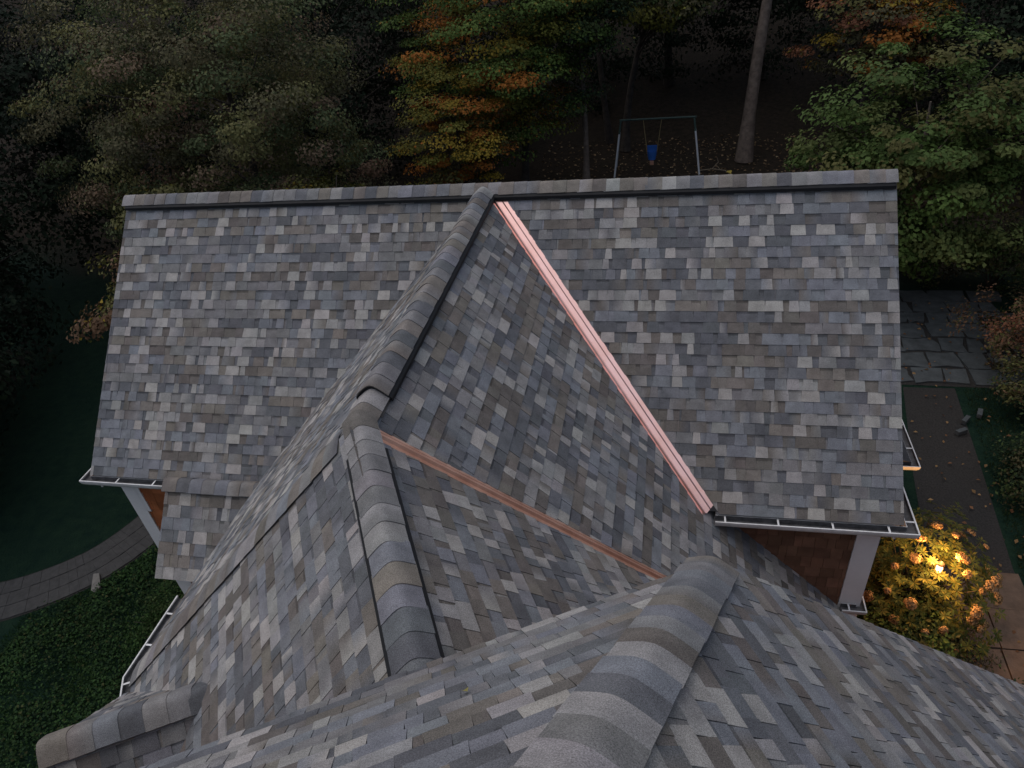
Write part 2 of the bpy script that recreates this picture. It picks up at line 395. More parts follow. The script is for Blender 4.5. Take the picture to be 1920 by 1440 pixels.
# ------------------------------------------------------------------ ridge vents, ridge and hip caps
def profile(W, drop_l, drop_r, off, n=11, rr=.055):
    out = []
    for i in range(n):
        x = -W + 2 * W * i / (n - 1); dr = drop_l if x < 0 else drop_r
        out.append((x, off - dr * (sqrt(x * x + rr * rr) - rr)))
    return out
def ridge(A, B, lat, dl, dr, W=.15, off=.05, expo=.185, vent=None, seed=0, skew=0, name='ridge', first=0.0, step=True):
    """caps from A towards B, each lapped over by the one before B's side; lat: plan unit vector across"""
    A = np.array(A, float); B = np.array(B, float); Ln = np.linalg.norm(B - A); d = (B - A) / Ln; lat3 = np.array([lat[0], lat[1], 0.0]); up = np.array([0, 0, 1.0])
    r = random.Random(seed)
    mb = MB()
    if vent:
        a, b = vent; pr = profile(W + .022, dl, dr, off - .012, 9)
        lo = profile(W + .022, dl, dr, off - .052, 9)
        def ring(l): return [A + d * l + lat3 * x + up * z for x, z in pr] + [A + d * l + lat3 * x + up * z for x, z in lo[::-1]]
        R0, R1 = ring(a), ring(b); mb.grid([R0, R1], 0, True); mb.face(R0[::-1]); mb.face(R1)
    else:
        lo = profile(W * .6, dl, dr, .012, 7); R0 = [A + lat3 * x + up * z for x, z in lo]; R1 = [B + lat3 * x + up * z for x, z in lo]; mb.grid([R0, R1])
    part = mb.build(name, M['vent'] if vent else M['deck'], house)
    l = first; prev = None; run = 0
    while l < Ln - .01:
        l1 = min(Ln, l + expo * r.uniform(.96, 1.04)); nm = r.choice(('mid', 'mid', 'warm', 'warm', 'brown', 'slate', 'pale', 'pale', 'blue', 'dark', 'mid'))
        c1 = jit(PALETTE[nm], r); c2 = jit(PALETTE[r.choice((nm, 'mid', 'warm', 'brown'))], r) if r.random() < .35 else jit(c1, r, .1)
        o2 = off
        if vent and step and not (vent[0] - .02 <= l <= vent[1] - .05): o2 = off - .038
        dx = r.uniform(-.004, .004); Wc = W * r.uniform(.985, 1.015)
        pr = profile(Wc, dl, dr, o2)
        def row(ll, lift): return [A + d * (ll + skew * x) + lat3 * (x + dx) + up * (z + lift) for x, z in pr]
        t0, t1, b1 = row(l - .03, .0), row(l1, .0055 + r.uniform(0, .002)), row(l1, -.004)
        mb = MB(); n = len(pr); b = 0
        mb.grid([t0, t1]); mb.c += [c1] * n + [c2] * n
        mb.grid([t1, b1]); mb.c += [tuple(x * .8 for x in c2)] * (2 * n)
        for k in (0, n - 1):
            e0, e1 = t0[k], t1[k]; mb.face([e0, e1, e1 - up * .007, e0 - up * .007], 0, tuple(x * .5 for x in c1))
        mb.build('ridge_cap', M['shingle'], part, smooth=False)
        l = l1
    return part
def smooth_caps(part):
    for c in part.children:
        me = c.data
        n = 10
        me.polygons.foreach_set('use_smooth', [i < n for i in range(len(me.polygons))])
parts = []
parts.append(ridge((XL, 0, H), (XR, 0, H), (0, 1), 1, 1, W=.155, off=.062, vent=(0.02, XR - XL - .02), seed=21, name='ridge_vent'))
yv = -4.80
parts.append(ridge((0, .05, H), (0, YJ + .02, H), (1, 0), 1, 1, W=.15, off=.06, vent=(.12, -yv), seed=22, name='ridge_vent'))
Kd = P3(uv(U0 - .16, VJ), 0)
parts.append(ridge(P3(J, 0) + np.array([0, .10, 0]), Kd, V, 1, 1, W=.15, off=.05, vent=(.42, 2.66), step=False, seed=23, name='ridge_vent', expo=.19))
h0, h1 = P3(J, 0), P3(hipend, YE); hd = (hipend - J) / np.linalg.norm(hipend - J)
h0 = h0 + (h1 - h0) * .058
parts.append(ridge(h0, h1, (-hd[1], hd[0]), .254, .254, W=.15, off=.022, seed=24, name='hip', expo=.2))
parts.append(ridge(P3(uv(U0 - HR, VM), HR + .03), P3(uv(U0, VA), .03) + np.array([*(uv(.02, .02)), -.02]), (V - U) * SQ, .707, .707, W=.165, off=.028, seed=31, name='hip', expo=.178))
parts.append(ridge(P3(uv(UG, VG - .01), ZG), P3(uv(UG, VT + .12), ZG), U, 1, 1, W=.16, off=.035, seed=26, name='ridge', expo=.2))
parts.append(ridge((FX - .006, FY, FZ + H), (-2.9, FY, FZ + H), (0, 1), 1, 1, W=.15, off=.03, seed=27, name='ridge', expo=.2))
parts.append(ridge(P3(uv(U0 - HR, VM), HR + .03), P3(uv(UB, VM), HR + .03), V, 1, 1, W=.15, off=.03, seed=28, name='ridge', expo=.3))
for p in parts: smooth_caps(p)

# ------------------------------------------------------------------ copper valleys
def valley(A, B, rise_l, rise_r, wl_, wr_, mt, npan=4, name='copper_valley'):
    A = np.array(A, float); B = np.array(B, float); d = B - A; Ln = np.linalg.norm(d); d /= Ln
    pl = d[:2] / np.linalg.norm(d[:2]); lat = np.array([-pl[1], pl[0], 0]); up = np.array([0, 0, 1.0])
    part = None
    for i in range(npan):
        a, b = Ln * i / npan, Ln * (i + 1) / npan + (.03 if i < npan - 1 else 0)
        k = .003 + .0012 * (npan - i)
        pr = [(-wl_, wl_ * rise_l + k), (-wl_ + .012, (wl_ - .012) * rise_l + k), (-.045, .045 * rise_l + k), (-.022, .022 * rise_l + k), (-.005, .038 + k), (.005, .038 + k), (.022, .022 * rise_r + k), (.045, .045 * rise_r + k), (wr_ * .55, wr_ * .55 * rise_r + k), (wr_ * .55 + .006, wr_ * .55 * rise_r + k + .011), (wr_ * .55 + .014, (wr_ * .55 + .014) * rise_r + k), (wr_ - .012, (wr_ - .012) * rise_r + k), (wr_, wr_ * rise_r + k)]
        rows = []
        for l in np.linspace(a, b, 5): rows.append([A + d * l + lat * x + up * (z + .0008 * sin(l * 5 + x * 30)) for x, z in pr])
        mb = MB(); mb.grid(rows)
        o = mb.build(name if part is None else 'valley_panel', mt, house if part is None else part)
        if part is None: part = o
    return part
cv1 = valley((.05, -.05, H - .05), (3.10, -3.10, H - 3.10), .707, .707, .056, .134, M['copper'])
v2 = lambda x: np.array([x, vy2(x), H - x])
cv2 = valley(v2(.06), v2(3.9), .254, .254, .076, .076, M['copper_dull'])

# ------------------------------------------------------------------ gutters
def gutter(path, z, side, hang=.62, name='gutter', depth=.105, width=.122, offs=.3):
    """path: plan points along the back edge; side +1 / -1: which side the trough hangs on"""
    path = [np.array(p, float) for p in path]
    prof = [(0, .0), (0, -depth), (width * .7, -depth), (width * .9, -depth * .62), (width * .97, -depth * .3), (width, -.004), (width, .0), (width - .016, .0), (width - .016, -.012), (width - .009, -.03), (width * .86, -depth * .62), (width * .66, -depth + .006), (.006, -depth + .006), (.006, 0)]
    nrm = []
    for i in range(len(path)):
        ns = []
        for a, b in ((i - 1, i), (i, i + 1)):
            if 0 <= a and b < len(path):
                t = path[b] - path[a]; t /= np.linalg.norm(t); ns.append(np.array([t[1], -t[0]]) * side)
        m = sum(ns); m /= np.linalg.norm(m); nrm.append(m / (m @ ns[0]))
    mb = MB(); rows = [[(*(p + n * x), z + y) for x, y in prof] for p, n in zip(path, nrm)]
    mb.grid(rows, 0, True)
    for i in range(len(mb.m)): mb.m[i] = 1 if i % len(prof) in (9, 10, 11, 12) else 0
    mb.face(rows[0]); mb.face(rows[-1][::-1])
    part = mb.build(name, [M['gutter'], M['debris']], house)
    mb = MB(); mb.grid([[(*(p + n * x), z - depth * .72 + .006 * k) for k, x in enumerate((.008, width * .5, width * .84))] for p, n in zip(path, nrm)]); mb.build('gutter_grit', M['debris'], part)
    for i in range(len(path) - 1):
        L_ = np.linalg.norm(path[i + 1] - path[i]); t = (path[i + 1] - path[i]) / L_; n = np.array([t[1], -t[0]]) * side; q = offs * min(1, L_)
        while q < L_ - .05:
            c = path[i] + t * q + n * (width * .48); mb = MB(); mb.box((c[0], c[1], z - .008), width * .94, .022, .004, ax=((n[0], n[1], 0), (t[0], t[1], 0), (0, 0, 1))); mb.build('hanger', M['gutter'], part); q += hang
    return part
gzA = H - 3.105
gutter([(-5.868, -2.35), (-5.868, -3.075), (-3.12, -3.075)], gzA, 1, offs=.5)
gutter([(3.215, -3.075), (5.395, -3.075), (5.395, -2.35)], gzA, 1, offs=.12)
ceave = lambda u: uv(u, VJ - wl - .015)
gutter([(-3.085, -4.96), (-3.085, hipend[1] + .005), ceave(-3.97)], gzA, 1, hang=.42, offs=.25)
gutter([(4.98, -2.90), (5.17, -2.90), (5.17, -2.62)], H - 4.86, 1, offs=.5)
gutter([(6.30, .14), (6.60, .14), (6.60, 2.4)], H - 4.98, 1, offs=.35)

# ------------------------------------------------------------------ walls, boards, siding
def wall_mass(name, plan, z1, mt='cedar_wall'):
    mb = MB(); prism(mb, [(p[0], p[1], z1) for p in ccw([tuple(q) for q in plan])], (0, 0, -z1 - .3)); return mb.build(name, M[mt], house)
WX0, WX1, WY = -5.65, 5.20, -2.85
wall_mass('wall', [(WX0, WY), (WX1, WY), (WX1, 2.85), (WX0, 2.85)], H - 3.16)
for x in (WX0 + .1, WX1 - .1):                                              # gable triangles
    mb = MB(); prism(mb, [(x + .05, -2.85, H - 3.15), (x + .05, 2.85, H - 3.15), (x + .05, 0, H - .16)], (-.1, 0, 0)); mb.build('gable_wall', M['cedar_wall'], house)
wall_mass('wall', [(-2.85, -2.8), (4.7, -2.8), (4.7, vy2(4.7)), J, uv(-3.8, VJ - 2.8)], H - 5.3)
mb = MB(); prism(mb, [(-2.85, -2.7, H - 3.2), (-2.85, -5.9, H - 3.2), (-2.55, -5.9, H - 3.2), (-2.55, -2.7, H - 3.2)], (0, 0, -H + 2.9)); mb.build('wall', M['cedar_wall'], house)
wall_mass('wall', [uv(-3.8, VJ - 2.8), uv(U0, VJ - 2.8), uv(U0, VJ - 2.5), uv(-3.9, VJ - 2.5)], H - 3.2)
# the near roof's end wall, clipped to its eaves
eu = U0 - .22
mb = MB(); prism(mb, [P3(uv(eu, -6.4), -.05), P3(uv(eu, VA - .15), -.12), P3(uv(eu, VE - .3), -(VE - .3 - VA) - .12), P3(uv(eu, VE - .3), -H - .2), P3(uv(eu, -6.4), -H - .2)], (*(-U * .12), 0)); mb.build('gable_wall', M['cedar_wall'], house)
mb = MB(); prism(mb, [P3(uv(-5.9, VG + .12), -3.05), P3(uv(UG, VG + .12), ZG - .14), P3(uv(-4.45, VG + .12), -3.05), P3(uv(-4.45, VG + .12), -H - .2), P3(uv(-5.9, VG + .12), -H - .2)], (*(V * .1), 0)); mb.build('gable_wall', M['white'], house)
wall_mass('wall', [(-4.27, -3.95), (-2.9, -3.95), (-2.9, -2.9), (-4.27, -2.9)], H - 3.75)
wall_mass('bay_wall', [(5.1, .3), (6.45, .3), (6.45, 2.3), (5.1, 2.3)], H - 5.1)
mb = MB(); prism(mb, [(5.1, .12, H - 4.6), (6.6, .12, H - 4.97), (6.6, 2.45, H - 4.97), (5.1, 2.45, H - 4.6)], (0, 0, -.08)); mb.build('bay_roof', M['deck'], house)
# white corner boards, fascias, soffits
def board(c, sx, sy, sz, name='corner_board'):
    mb = MB(); mb.box(c, sx, sy, sz); o = mb.build(name, M['white'], house)
    bv = o.modifiers.new('bevel', 'BEVEL'); bv.width = .004; bv.segments = 1; return o
zt = H - 3.2; zm = zt / 2
board((5.085, WY - .016, zt - .9), .25, .034, 1.8 - .02); board((WX1 + .016, WY + .09, zm), .034, .24, zt)
board((-5.555, WY - .016, zm), .215, .034, zt); board((WX0 - .016, WY + .09, zm), .034, .24, zt)
board((-5.415, WY - .018, zt - .42), .075, .03, .84, 'board_block')
board((-4.2, -3.97, (H - 3.8) / 2), .24, .03, H - 3.8); board((-4.285, -3.87, (H - 3.8) / 2), .03, .2, H - 3.8)
board((-4.46, YE + .04, H - 3.17), 2.72, .03, .15, 'fascia'); board((4.28, YE + .04, H - 3.17), 2.1, .03, .15, 'fascia')
board((-4.46, YE + .135, H - 3.235), 2.72, .16, .02, 'soffit'); board((4.28, YE + .135, H - 3.235), 2.1, .16, .02, 'soffit')
board((-3.06, -4.5, H - 3.16), .03, 2.7, .15, 'fascia')
board((5.08, -2.93, H - 5.06), .17, .12, .22, 'return_box')
for sx, x in ((1, XR - .03), (-1, XL + .03)):                               # rake boards under the gable edges
    mb = MB(); a = np.array([x, 0, H - .13]); b = np.array([x, YE, H - .13 + YE])
    prism(mb, [a + (0, 0, .0), b + (0, 0, .0), b + (0, 0, -.16), a + (0, 0, -.16)], (-.03 * sx, 0, 0)); mb.build('rake_board', M['white'], house)
    mb = MB(); prism(mb, [a + (sx * .034, 0, .118), b + (sx * .034, 0, .118), b + (sx * .034, 0, .07), a + (sx * .034, 0, .07)], (-.008 * sx, 0, 0)); mb.build('drip_edge', M['copper_dull'], house)
# cedar shingle siding, laid piece by piece where it shows
def siding(x0, x1, y, z0, z1, seed, keep, tone):
    r = random.Random(seed); e = .19; z = z1; mbs = 0; k = 0
    back = None
    while z > z0:
        x = x0 - r.uniform(0, .1)
        while x < x1:
            wd = r.choice((.10, .13, .15, .17, .2)); a, b = max(x, x0) + .002, min(x + wd, x1) - .002; x += wd
            if b - a < .02 or not keep((a + b) / 2, z): continue
            zb = z - e + r.uniform(-.004, .004); t = jit(tone, r, .22)
            top0, bot0 = y - .006, y - .020 - r.uniform(0, .003)
            A_, B_, C_, D_ = (a, top0, z), (b, top0, z), (b, bot0, zb), (a, bot0, zb)
            mb = MB(); mb.face([D_, C_, B_, A_], 0, t); yb = y + .002
            mb.face([(a, yb, zb), (b, yb, zb), C_, D_], 0, tuple(q * .5 for q in t))
            mb.face([(a, yb, z), (a, yb, zb), D_, A_], 0, t); mb.face([(b, yb, zb), (b, yb, z), B_, C_], 0, t)
            mb.build('cedar_shingle', M['cedar'], wall_obj); mbs += 1
        z -= e
wall_obj = bpy.data.objects['wall']
siding(3.2, 4.958, WY, H - 5.1, H - 3.245, 41, lambda x, z: x > (H - z) - .25, (0.17, 0.095, 0.062))
siding(-5.445, -3.2, WY, H - 5.8, H - 3.245, 42, lambda x, z: x < -4.15 or z < H - 9, (0.34, 0.115, 0.045))
for i, (x, y, z) in enumerate([(4.9, -3.2, H - 5.2)]): pass

# ------------------------------------------------------------------ trees and shrubs
def leaves_mesh(name, cen, nrm, length, width, col, parent=None, fold=.25, seed=0, mt='leaf'):
    """one mesh of folded leaf blades; cen, nrm: (n,3); length, width: (n,); col: (n,3)"""
    r = np.random.default_rng(seed); n = len(cen)
    nrm = nrm / np.linalg.norm(nrm, axis=1, keepdims=True)
    a = r.normal(size=(n, 3)); d = a - (a * nrm).sum(1, keepdims=True) * nrm; d /= np.linalg.norm(d, axis=1, keepdims=True) + 1e-9
    return blades(name, cen, d, nrm, length, width, col, parent, fold, mt)
def blades(name, cen, d, nrm, length, width, col, parent=None, fold=.25, mt='leaf'):
    n = len(cen); s = np.cross(nrm, d); L = length[:, None]; W = width[:, None]
    p0 = cen - d * L * .5; p2 = cen + d * L * .5; mid = cen + d * L * .02
    pa = mid + s * W * .5 + nrm * W * fold; pb = mid - s * W * .5 + nrm * W * fold
    v = np.stack([p0, pb, p2, pa], 1).reshape(-1, 3).astype(np.float32)
    me = bpy.data.meshes.new(name); me.vertices.add(4 * n); me.vertices.foreach_set('co', v.ravel())
    b = np.arange(n) * 4
    idx = np.stack([b, b + 1, b + 2, b, b + 2, b + 3], 1).ravel().astype(np.int32)
    me.loops.add(6 * n); me.loops.foreach_set('vertex_index', idx)
    me.polygons.add(2 * n); me.polygons.foreach_set('loop_start', np.arange(2 * n, dtype=np.int32) * 3); me.polygons.foreach_set('loop_total', np.full(2 * n, 3, np.int32))
    me.update(calc_edges=True); me.materials.append(M[mt])
    c = np.concatenate([np.repeat(col, 4, 0), np.ones((4 * n, 1))], 1).astype(np.float32)
    at = me.color_attributes.new('tint', 'FLOAT_COLOR', 'POINT'); at.data.foreach_set('color', c.ravel())
    return link(bpy.data.objects.new(name, me), parent)
def tree(name, label, base, crown, rad, pal, seed, clumps=90, per=170, leaf=.11, clump_r=.55, flat=.55, trunk=.22, bark='bark', group=None, layered=.5, lean=None, low=-1.0, cat='tree', top=None, shell=2.0, limbs=26):
    """base: plan point; crown: centre of the crown; rad: its half sizes; pal: [(colour, weight)]"""
    r = np.random.default_rng(seed); bz = gz(*base); root = empty(name, (base[0], base[1], bz)); tag(root, label, cat, group)
    off = np.array([base[0], base[1], bz]); cc = np.array(crown, float) - off; rad = np.array(rad, float)
    # clump centres, thick towards the outside, on a lumpy outline
    pts = []
    lump = r.normal(size=(7, 3)); lump /= np.linalg.norm(lump, axis=1, keepdims=True); lw = r.uniform(-.22, .28, 7)
    while len(pts) < clumps:
        d = r.normal(size=3); d /= np.linalg.norm(d)
        if d[2] < low: continue
        k = 1 + sum(w_ * max(0, d @ l_) ** 3 for l_, w_ in zip(lump, lw))
        pts.append(cc + d * rad * k * r.uniform(.12, 1) ** (1 / shell))
    pts = np.array(pts)
    # trunk and limbs
    mb = MB(); hgt = cc[2] + rad[2] * .55
    sway = r.normal(size=2) * trunk * 1.2
    tp = [np.array([cc[0] * s_ ** 1.5 + sway[0] * sin(s_ * 3), cc[1] * s_ ** 1.5 + sway[1] * sin(s_ * 4), hgt * s_]) for s_ in np.linspace(0, 1, 9)]
    mb.tube(tp, [trunk * (1.35 if i == 0 else 1.0 - .82 * i / 8) for i in range(9)], 9)
    mb.build('trunk', M[bark], root, smooth=True)
    mb = MB()
    for p in pts[r.permutation(len(pts))[:limbs]]:
        s_ = np.clip((p[2] / hgt) * .72, .12, .85); i = s_ * 8; k = int(i); q = tp[k] + (tp[min(8, k + 1)] - tp[k]) * (i - k)
        m1 = q + (p - q) * .5 + np.array([0, 0, .12 * np.linalg.norm(p - q)]) * r.uniform(-.3, 1)
        r0 = max(.02, trunk * (1 - .82 * s_) * .42); mb.tube([q, m1, p], [r0, r0 * .55, .012], 5, cap=False)
    mb.build('branches', M[bark], root, smooth=True)
    # leaves
    cs, ns, cols = [], [], []
    palc = np.array([p[0] for p in pal]); palw = np.array([p[1] for p in pal], float); palw /= palw.sum()
    for p in pts:
        m_ = int(per * r.uniform(.6, 1.35)); cr = clump_r * r.uniform(.6, 1.4)
        sp = np.array([1.25, 1.25, flat]) * cr
        off_ = r.normal(size=(m_, 3)); off_ /= np.linalg.norm(off_, axis=1, keepdims=True); off_ *= (r.uniform(0, 1, (m_, 1)) ** .45)
        q = p + off_ * sp; out = (p - cc) / rad
        nn = r.normal(size=(m_, 3)) * .30 + np.array([0, 0, .75]) * layered + out * .55 + off_ * .75
        base_c = palc[r.choice(len(palc), p=palw)]
        cm = np.where(r.random((m_, 1)) < .86, base_c, palc[r.choice(len(palc), m_, p=palw)])
        cols.append(cm * r.uniform(.8, 1.2, (m_, 1)) * r.uniform(.8, 1.2)); cs.append(q); ns.append(nn)
    cs = np.concatenate(cs); ns = np.concatenate(ns); cols = np.concatenate(cols); n = len(cs)
    ll = leaf * r.uniform(.65, 1.3, n)
    leaves_mesh('crown', cs, ns, ll, ll * r.uniform(.55, .8, n), cols, root, seed=seed)
    return root
GR = (0.055, 0.085, 0.030); DG = (0.022, 0.040, 0.020); OL = (0.105, 0.105, 0.036); YG = (0.150, 0.150, 0.032); YE_ = (0.24, 0.175, 0.026); OR = (0.30, 0.115, 0.024); BR = (0.14, 0.085, 0.050); RU = (0.19, 0.085, 0.048); BG = (0.085, 0.080, 0.042); MG = (0.072, 0.118, 0.030)

tree('broad_tree', 'broad browning tree behind the left half of the roof', (-9.3, 9.2), (-9.4, 8.9, 6.0), (4.5, 3.6, 4.4), [((.135, .125, .068), 5), ((.165, .16, .065), 4), ((.10, .125, .058), 4), ((.18, .13, .085), 2), ((.21, .13, .085), .5)], 101, clumps=320, per=350, leaf=.085, clump_r=.55, trunk=.2, layered=.3, bark='bark_dark', limbs=14)
tree('golden_tree', 'low golden-leaved tree hugging the left gable end', (-7.7, 2.4), (-7.5, 2.1, 3.5), (1.6, 1.9, 3.1), [(OL, 4), (YG, 2), (BR, 3), (BG, 2), (YE_, 1)], 102, clumps=90, per=150, leaf=.10, clump_r=.42, trunk=.10)
tree('golden_tree', 'golden-brown treetop just showing over the left ridge', (-6.2, 7.4), (-6.3, 7.2, 3.5), (1.6, 1.5, 1.6), [(YG, 3), (OL, 3), (BR, 3), (YE_, 2)], 103, clumps=50, per=150, leaf=.10, clump_r=.42, trunk=.10)
tree('maple_tree', 'yellowing maple with orange patches behind the middle of the ridge', (-3.2, 18.2), (-3.4, 17.4, 6.2), (3.9, 3.2, 4.8), [((.085, .135, .032), 4), (MG, 3), (YG, 5), (YE_, 3), (OR, 2)], 104, clumps=190, per=270, leaf=.105, clump_r=.68, flat=.32, trunk=.17, layered=1.1, bark='bark_dark')
tree('maple_tree', 'green maple on twin thin trunks left of the swing set', (-0.7, 18.6), (-1.2, 18.4, 7.0), (2.3, 2.3, 4.0), [(GR, 4), (DG, 3), (MG, 4), (YG, 2), (YE_, .5)], 105, clumps=110, per=250, leaf=.105, clump_r=.68, flat=.35, trunk=.13, layered=1.0, bark='bark')
tree('maple_tree', 'maple with orange lower sprays just above the ridge peak', (-4.9, 15.2), (-4.6, 14.6, 3.4), (2.3, 1.7, 2.4), [(YG, 4), (YE_, 3), (OR, 2.5), (OL, 3)], 106, clumps=75, per=230, leaf=.095, clump_r=.55, flat=.3, trunk=.09, layered=1.1, bark='bark_dark')
tree('tall_tree', 'tall thin tree standing behind the swing set, left pole', (0.66, 22.6), (2.4, 21.6, 6.9), (2.1, 1.7, 1.5), [(OL, 4), (YG, 4), (GR, 3), (BG, 2)], 107, clumps=80, per=180, leaf=.13, clump_r=.7, flat=.35, trunk=.19, layered=1.0, bark='bark_dark')
tree('tall_tree', 'slender dark-barked tree deeper in the wood behind the swing', (-0.1, 23.6), (-.3, 24.2, 10.5), (2.6, 2.6, 3.6), [(DG, 4), (GR, 3), (BG, 2)], 108, clumps=70, per=150, leaf=.14, clump_r=.8, trunk=.15, bark='bark_dark')
tree('oak_tree', 'big pale leaning trunk right of the swing set', (5.62, 20.6), (7.2, 22.6, 12.5), (4.6, 4.2, 4.0), [(DG, 4), (GR, 4), (BG, 3)], 109, clumps=110, per=150, leaf=.15, clump_r=.9, trunk=.28, bark='bark')
tree('dogwood_tree', 'bright green broad-leaved tree above the right end of the ridge', (8.6, 9.4), (8.5, 9.1, 4.0), (3.0, 2.2, 2.5), [((.085, .135, .040), 4), ((.11, .14, .045), 4), (OL, 2), (MG, 2)], 110, clumps=230, per=150, leaf=.125, clump_r=.42, flat=.45, trunk=.14, layered=.9)
tree('orange_tree', 'orange-red leaved tree over the dogwood at upper right', (9.6, 19.4), (9.4, 18.6, 5.1), (2.2, 1.8, 1.6), [(OL, 3), (YE_, 2), (OR, 2), (RU, 2), (BG, 2)], 111, clumps=60, per=160, leaf=.13, clump_r=.6, flat=.35, trunk=.13, layered=1.0, bark='bark_dark')
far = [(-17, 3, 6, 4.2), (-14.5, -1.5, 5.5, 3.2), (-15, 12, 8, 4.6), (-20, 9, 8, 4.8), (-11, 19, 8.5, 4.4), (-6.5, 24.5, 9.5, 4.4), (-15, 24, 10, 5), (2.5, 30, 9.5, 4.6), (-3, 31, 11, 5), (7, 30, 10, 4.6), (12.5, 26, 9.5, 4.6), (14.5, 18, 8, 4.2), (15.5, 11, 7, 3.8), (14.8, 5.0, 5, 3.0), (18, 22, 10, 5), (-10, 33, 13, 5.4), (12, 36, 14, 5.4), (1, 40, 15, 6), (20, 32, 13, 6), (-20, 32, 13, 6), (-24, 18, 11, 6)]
where = ['dark tree at the far left edge, left of the broad brown tree', 'dark shrubby tree over the lawn at the left edge', 'dark tree behind the broad browning tree on its left', 'shaded tree in the far upper left corner', 'dim tree between the broad brown tree and the maple', 'dim tree rising behind the yellowing maple', 'dim tree high behind the broad brown tree', 'dim tree deep in the wood right of the swing', 'dim tree deep in the wood above the ridge peak', 'dim tree behind the big leaning trunk', 'dim tree behind the orange-red tree', 'dark tree at the right edge above the dogwood', 'dark tree right of the dogwood at the right edge', 'dark bushy tree at the right edge beyond the patio', 'far dim tree in the upper right corner', 'farthest dim tree on the hillside at upper left', 'farthest dim tree on the hillside at upper right', 'farthest dim tree on the hillside at top middle', 'far hillside tree beyond the right corner', 'far hillside tree beyond the left corner', 'far dim tree at the left edge of the wood']
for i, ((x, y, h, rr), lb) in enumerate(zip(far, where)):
    tree('wood_tree', lb, (x, y), (x, y, gz(x, y) + h * .62), (rr, rr, h * .62), [((.013, .022, .013), 6), ((.018, .030, .016), 2), ((.016, .016, .012), 2)], 200 + i, clumps=120, per=150, leaf=.16, clump_r=.95, trunk=.22, bark='bark_dark', group='dim trees of the wood', limbs=14)  # near-black leaf palette: the wood's shade is put into the leaf colour

def shrub(name, label, c, rad, pal, seed, clumps=60, per=130, leaf=.07, clump_r=.25, cat='shrub', group=None):
    r = np.random.default_rng(seed); root = empty(name, (c[0], c[1], gz(c[0], c[1]))); tag(root, label, cat, group)
    mb = MB(); cc = np.array([0, 0, rad[2] * .9]); rad = np.array(rad)
    cs, ns, cols = [], [], []; palc = np.array([p[0] for p in pal]); palw = np.array([p[1] for p in pal], float); palw /= palw.sum()
    for i in range(clumps):
        d = r.normal(size=3); d /= np.linalg.norm(d); d[2] = abs(d[2]) if r.random() < .8 else d[2]; p = cc + d * rad * r.uniform(.35, 1.05)
        if p[2] < .05: p[2] = .08
        if i < 16: mb.tube([(r.normal() * .06, r.normal() * .06, 0), p * np.array([.5, .5, .6]), p], [.02, .012, .005], 5, cap=False)
        m_ = int(per * r.uniform(.6, 1.3)); off_ = r.normal(size=(m_, 3)) * clump_r * .5; b_c = palc[r.choice(len(palc), p=palw)]
        cs.append(p + off_); ns.append(r.normal(size=(m_, 3)) * .5 + d + np.array([0, 0, .7])); cols.append(np.where(r.random((m_, 1)) < .65, b_c, palc[r.choice(len(palc), m_, p=palw)]) * r.uniform(.6, 1.35, (m_, 1)))
    mb.build('stems', M['bark_dark'], root); cs = np.concatenate(cs); n = len(cs); ll = leaf * r.uniform(.6, 1.3, n)
    leaves_mesh('foliage', cs, np.concatenate(ns), ll, ll * r.uniform(.45, .7, n), np.concatenate(cols), root, seed=seed); return root
shrub('hedge_shrub', 'dark hedge shrub at the far side of the patio, nearest the roof edge', (9.6, 10.6), (1.4, 1.0, 1.0), [(DG, 3), (GR, 3), (BG, 2)], 301, group='hedge behind the patio', leaf=.09)
shrub('hedge_shrub', 'brownish hedge shrub behind the patio, second from the roof edge', (11.4, 9.9), (1.3, 1.0, 1.1), [(BG, 3), (GR, 3), (OL, 2)], 302, group='hedge behind the patio', leaf=.09)
shrub('hedge_shrub', 'hedge shrub behind the patio at the right edge of the picture', (12.8, 8.4), (1.3, 1.2, 1.2), [(BG, 3), (OL, 3), (BR, 2)], 303, group='hedge behind the patio', leaf=.09)
shrub('autumn_shrub', 'leaf-strewn russet shrub right of the patio', (10.9, 6.1), (1.6, 1.7, 1.0), [(BR, 3), (OL, 4), (RU, 2), (BG, 3)], 304, leaf=.08)
shrub('autumn_shrub', 'dark olive shrub below the russet one at the right edge', (10.6, 4.2), (1.1, .9, .7), [(OL, 3), (BG, 3), (BR, 2), (GR, 2)], 305, leaf=.08)
shrub('autumn_shrub', 'low dark shrub on the bank right of the gravel path', (9.9, 2.0), (1.0, 1.1, .45), [(GR, 3), (DG, 3), (BG, 2)], 306, leaf=.07)
shrub('low_shrub', 'low yellow-lit evergreen shrub against the near roof edge', (6.35, -2.05), (.75, .7, .55), [(MG, 3), (GR, 3), (OL, 2)], 307, clumps=70, per=120, leaf=.075, clump_r=.22)
shrub('low_shrub', 'twiggy dark shrub between the lamp-lit bush and the slabs', (6.95, -2.2), (.55, .6, .4), [(BG, 3), (BR, 2), (GR, 2)], 308, clumps=45, per=110, leaf=.05, clump_r=.2)
shrub('low_shrub', 'small dark shrub under the slab path by the near roof', (7.9, -3.3), (.9, .6, .4), [(DG, 3), (GR, 2)], 309, clumps=45, per=110, leaf=.06, clump_r=.22)
shrub('lawn_shrub', 'bright green clump of plants at the left wall under the porch roof', (-5.9, -2.9), (.9, 1.2, .45), [((.035, .075, .02), 4), (GR, 3)], 310, clumps=60, per=130, leaf=.06, clump_r=.22)

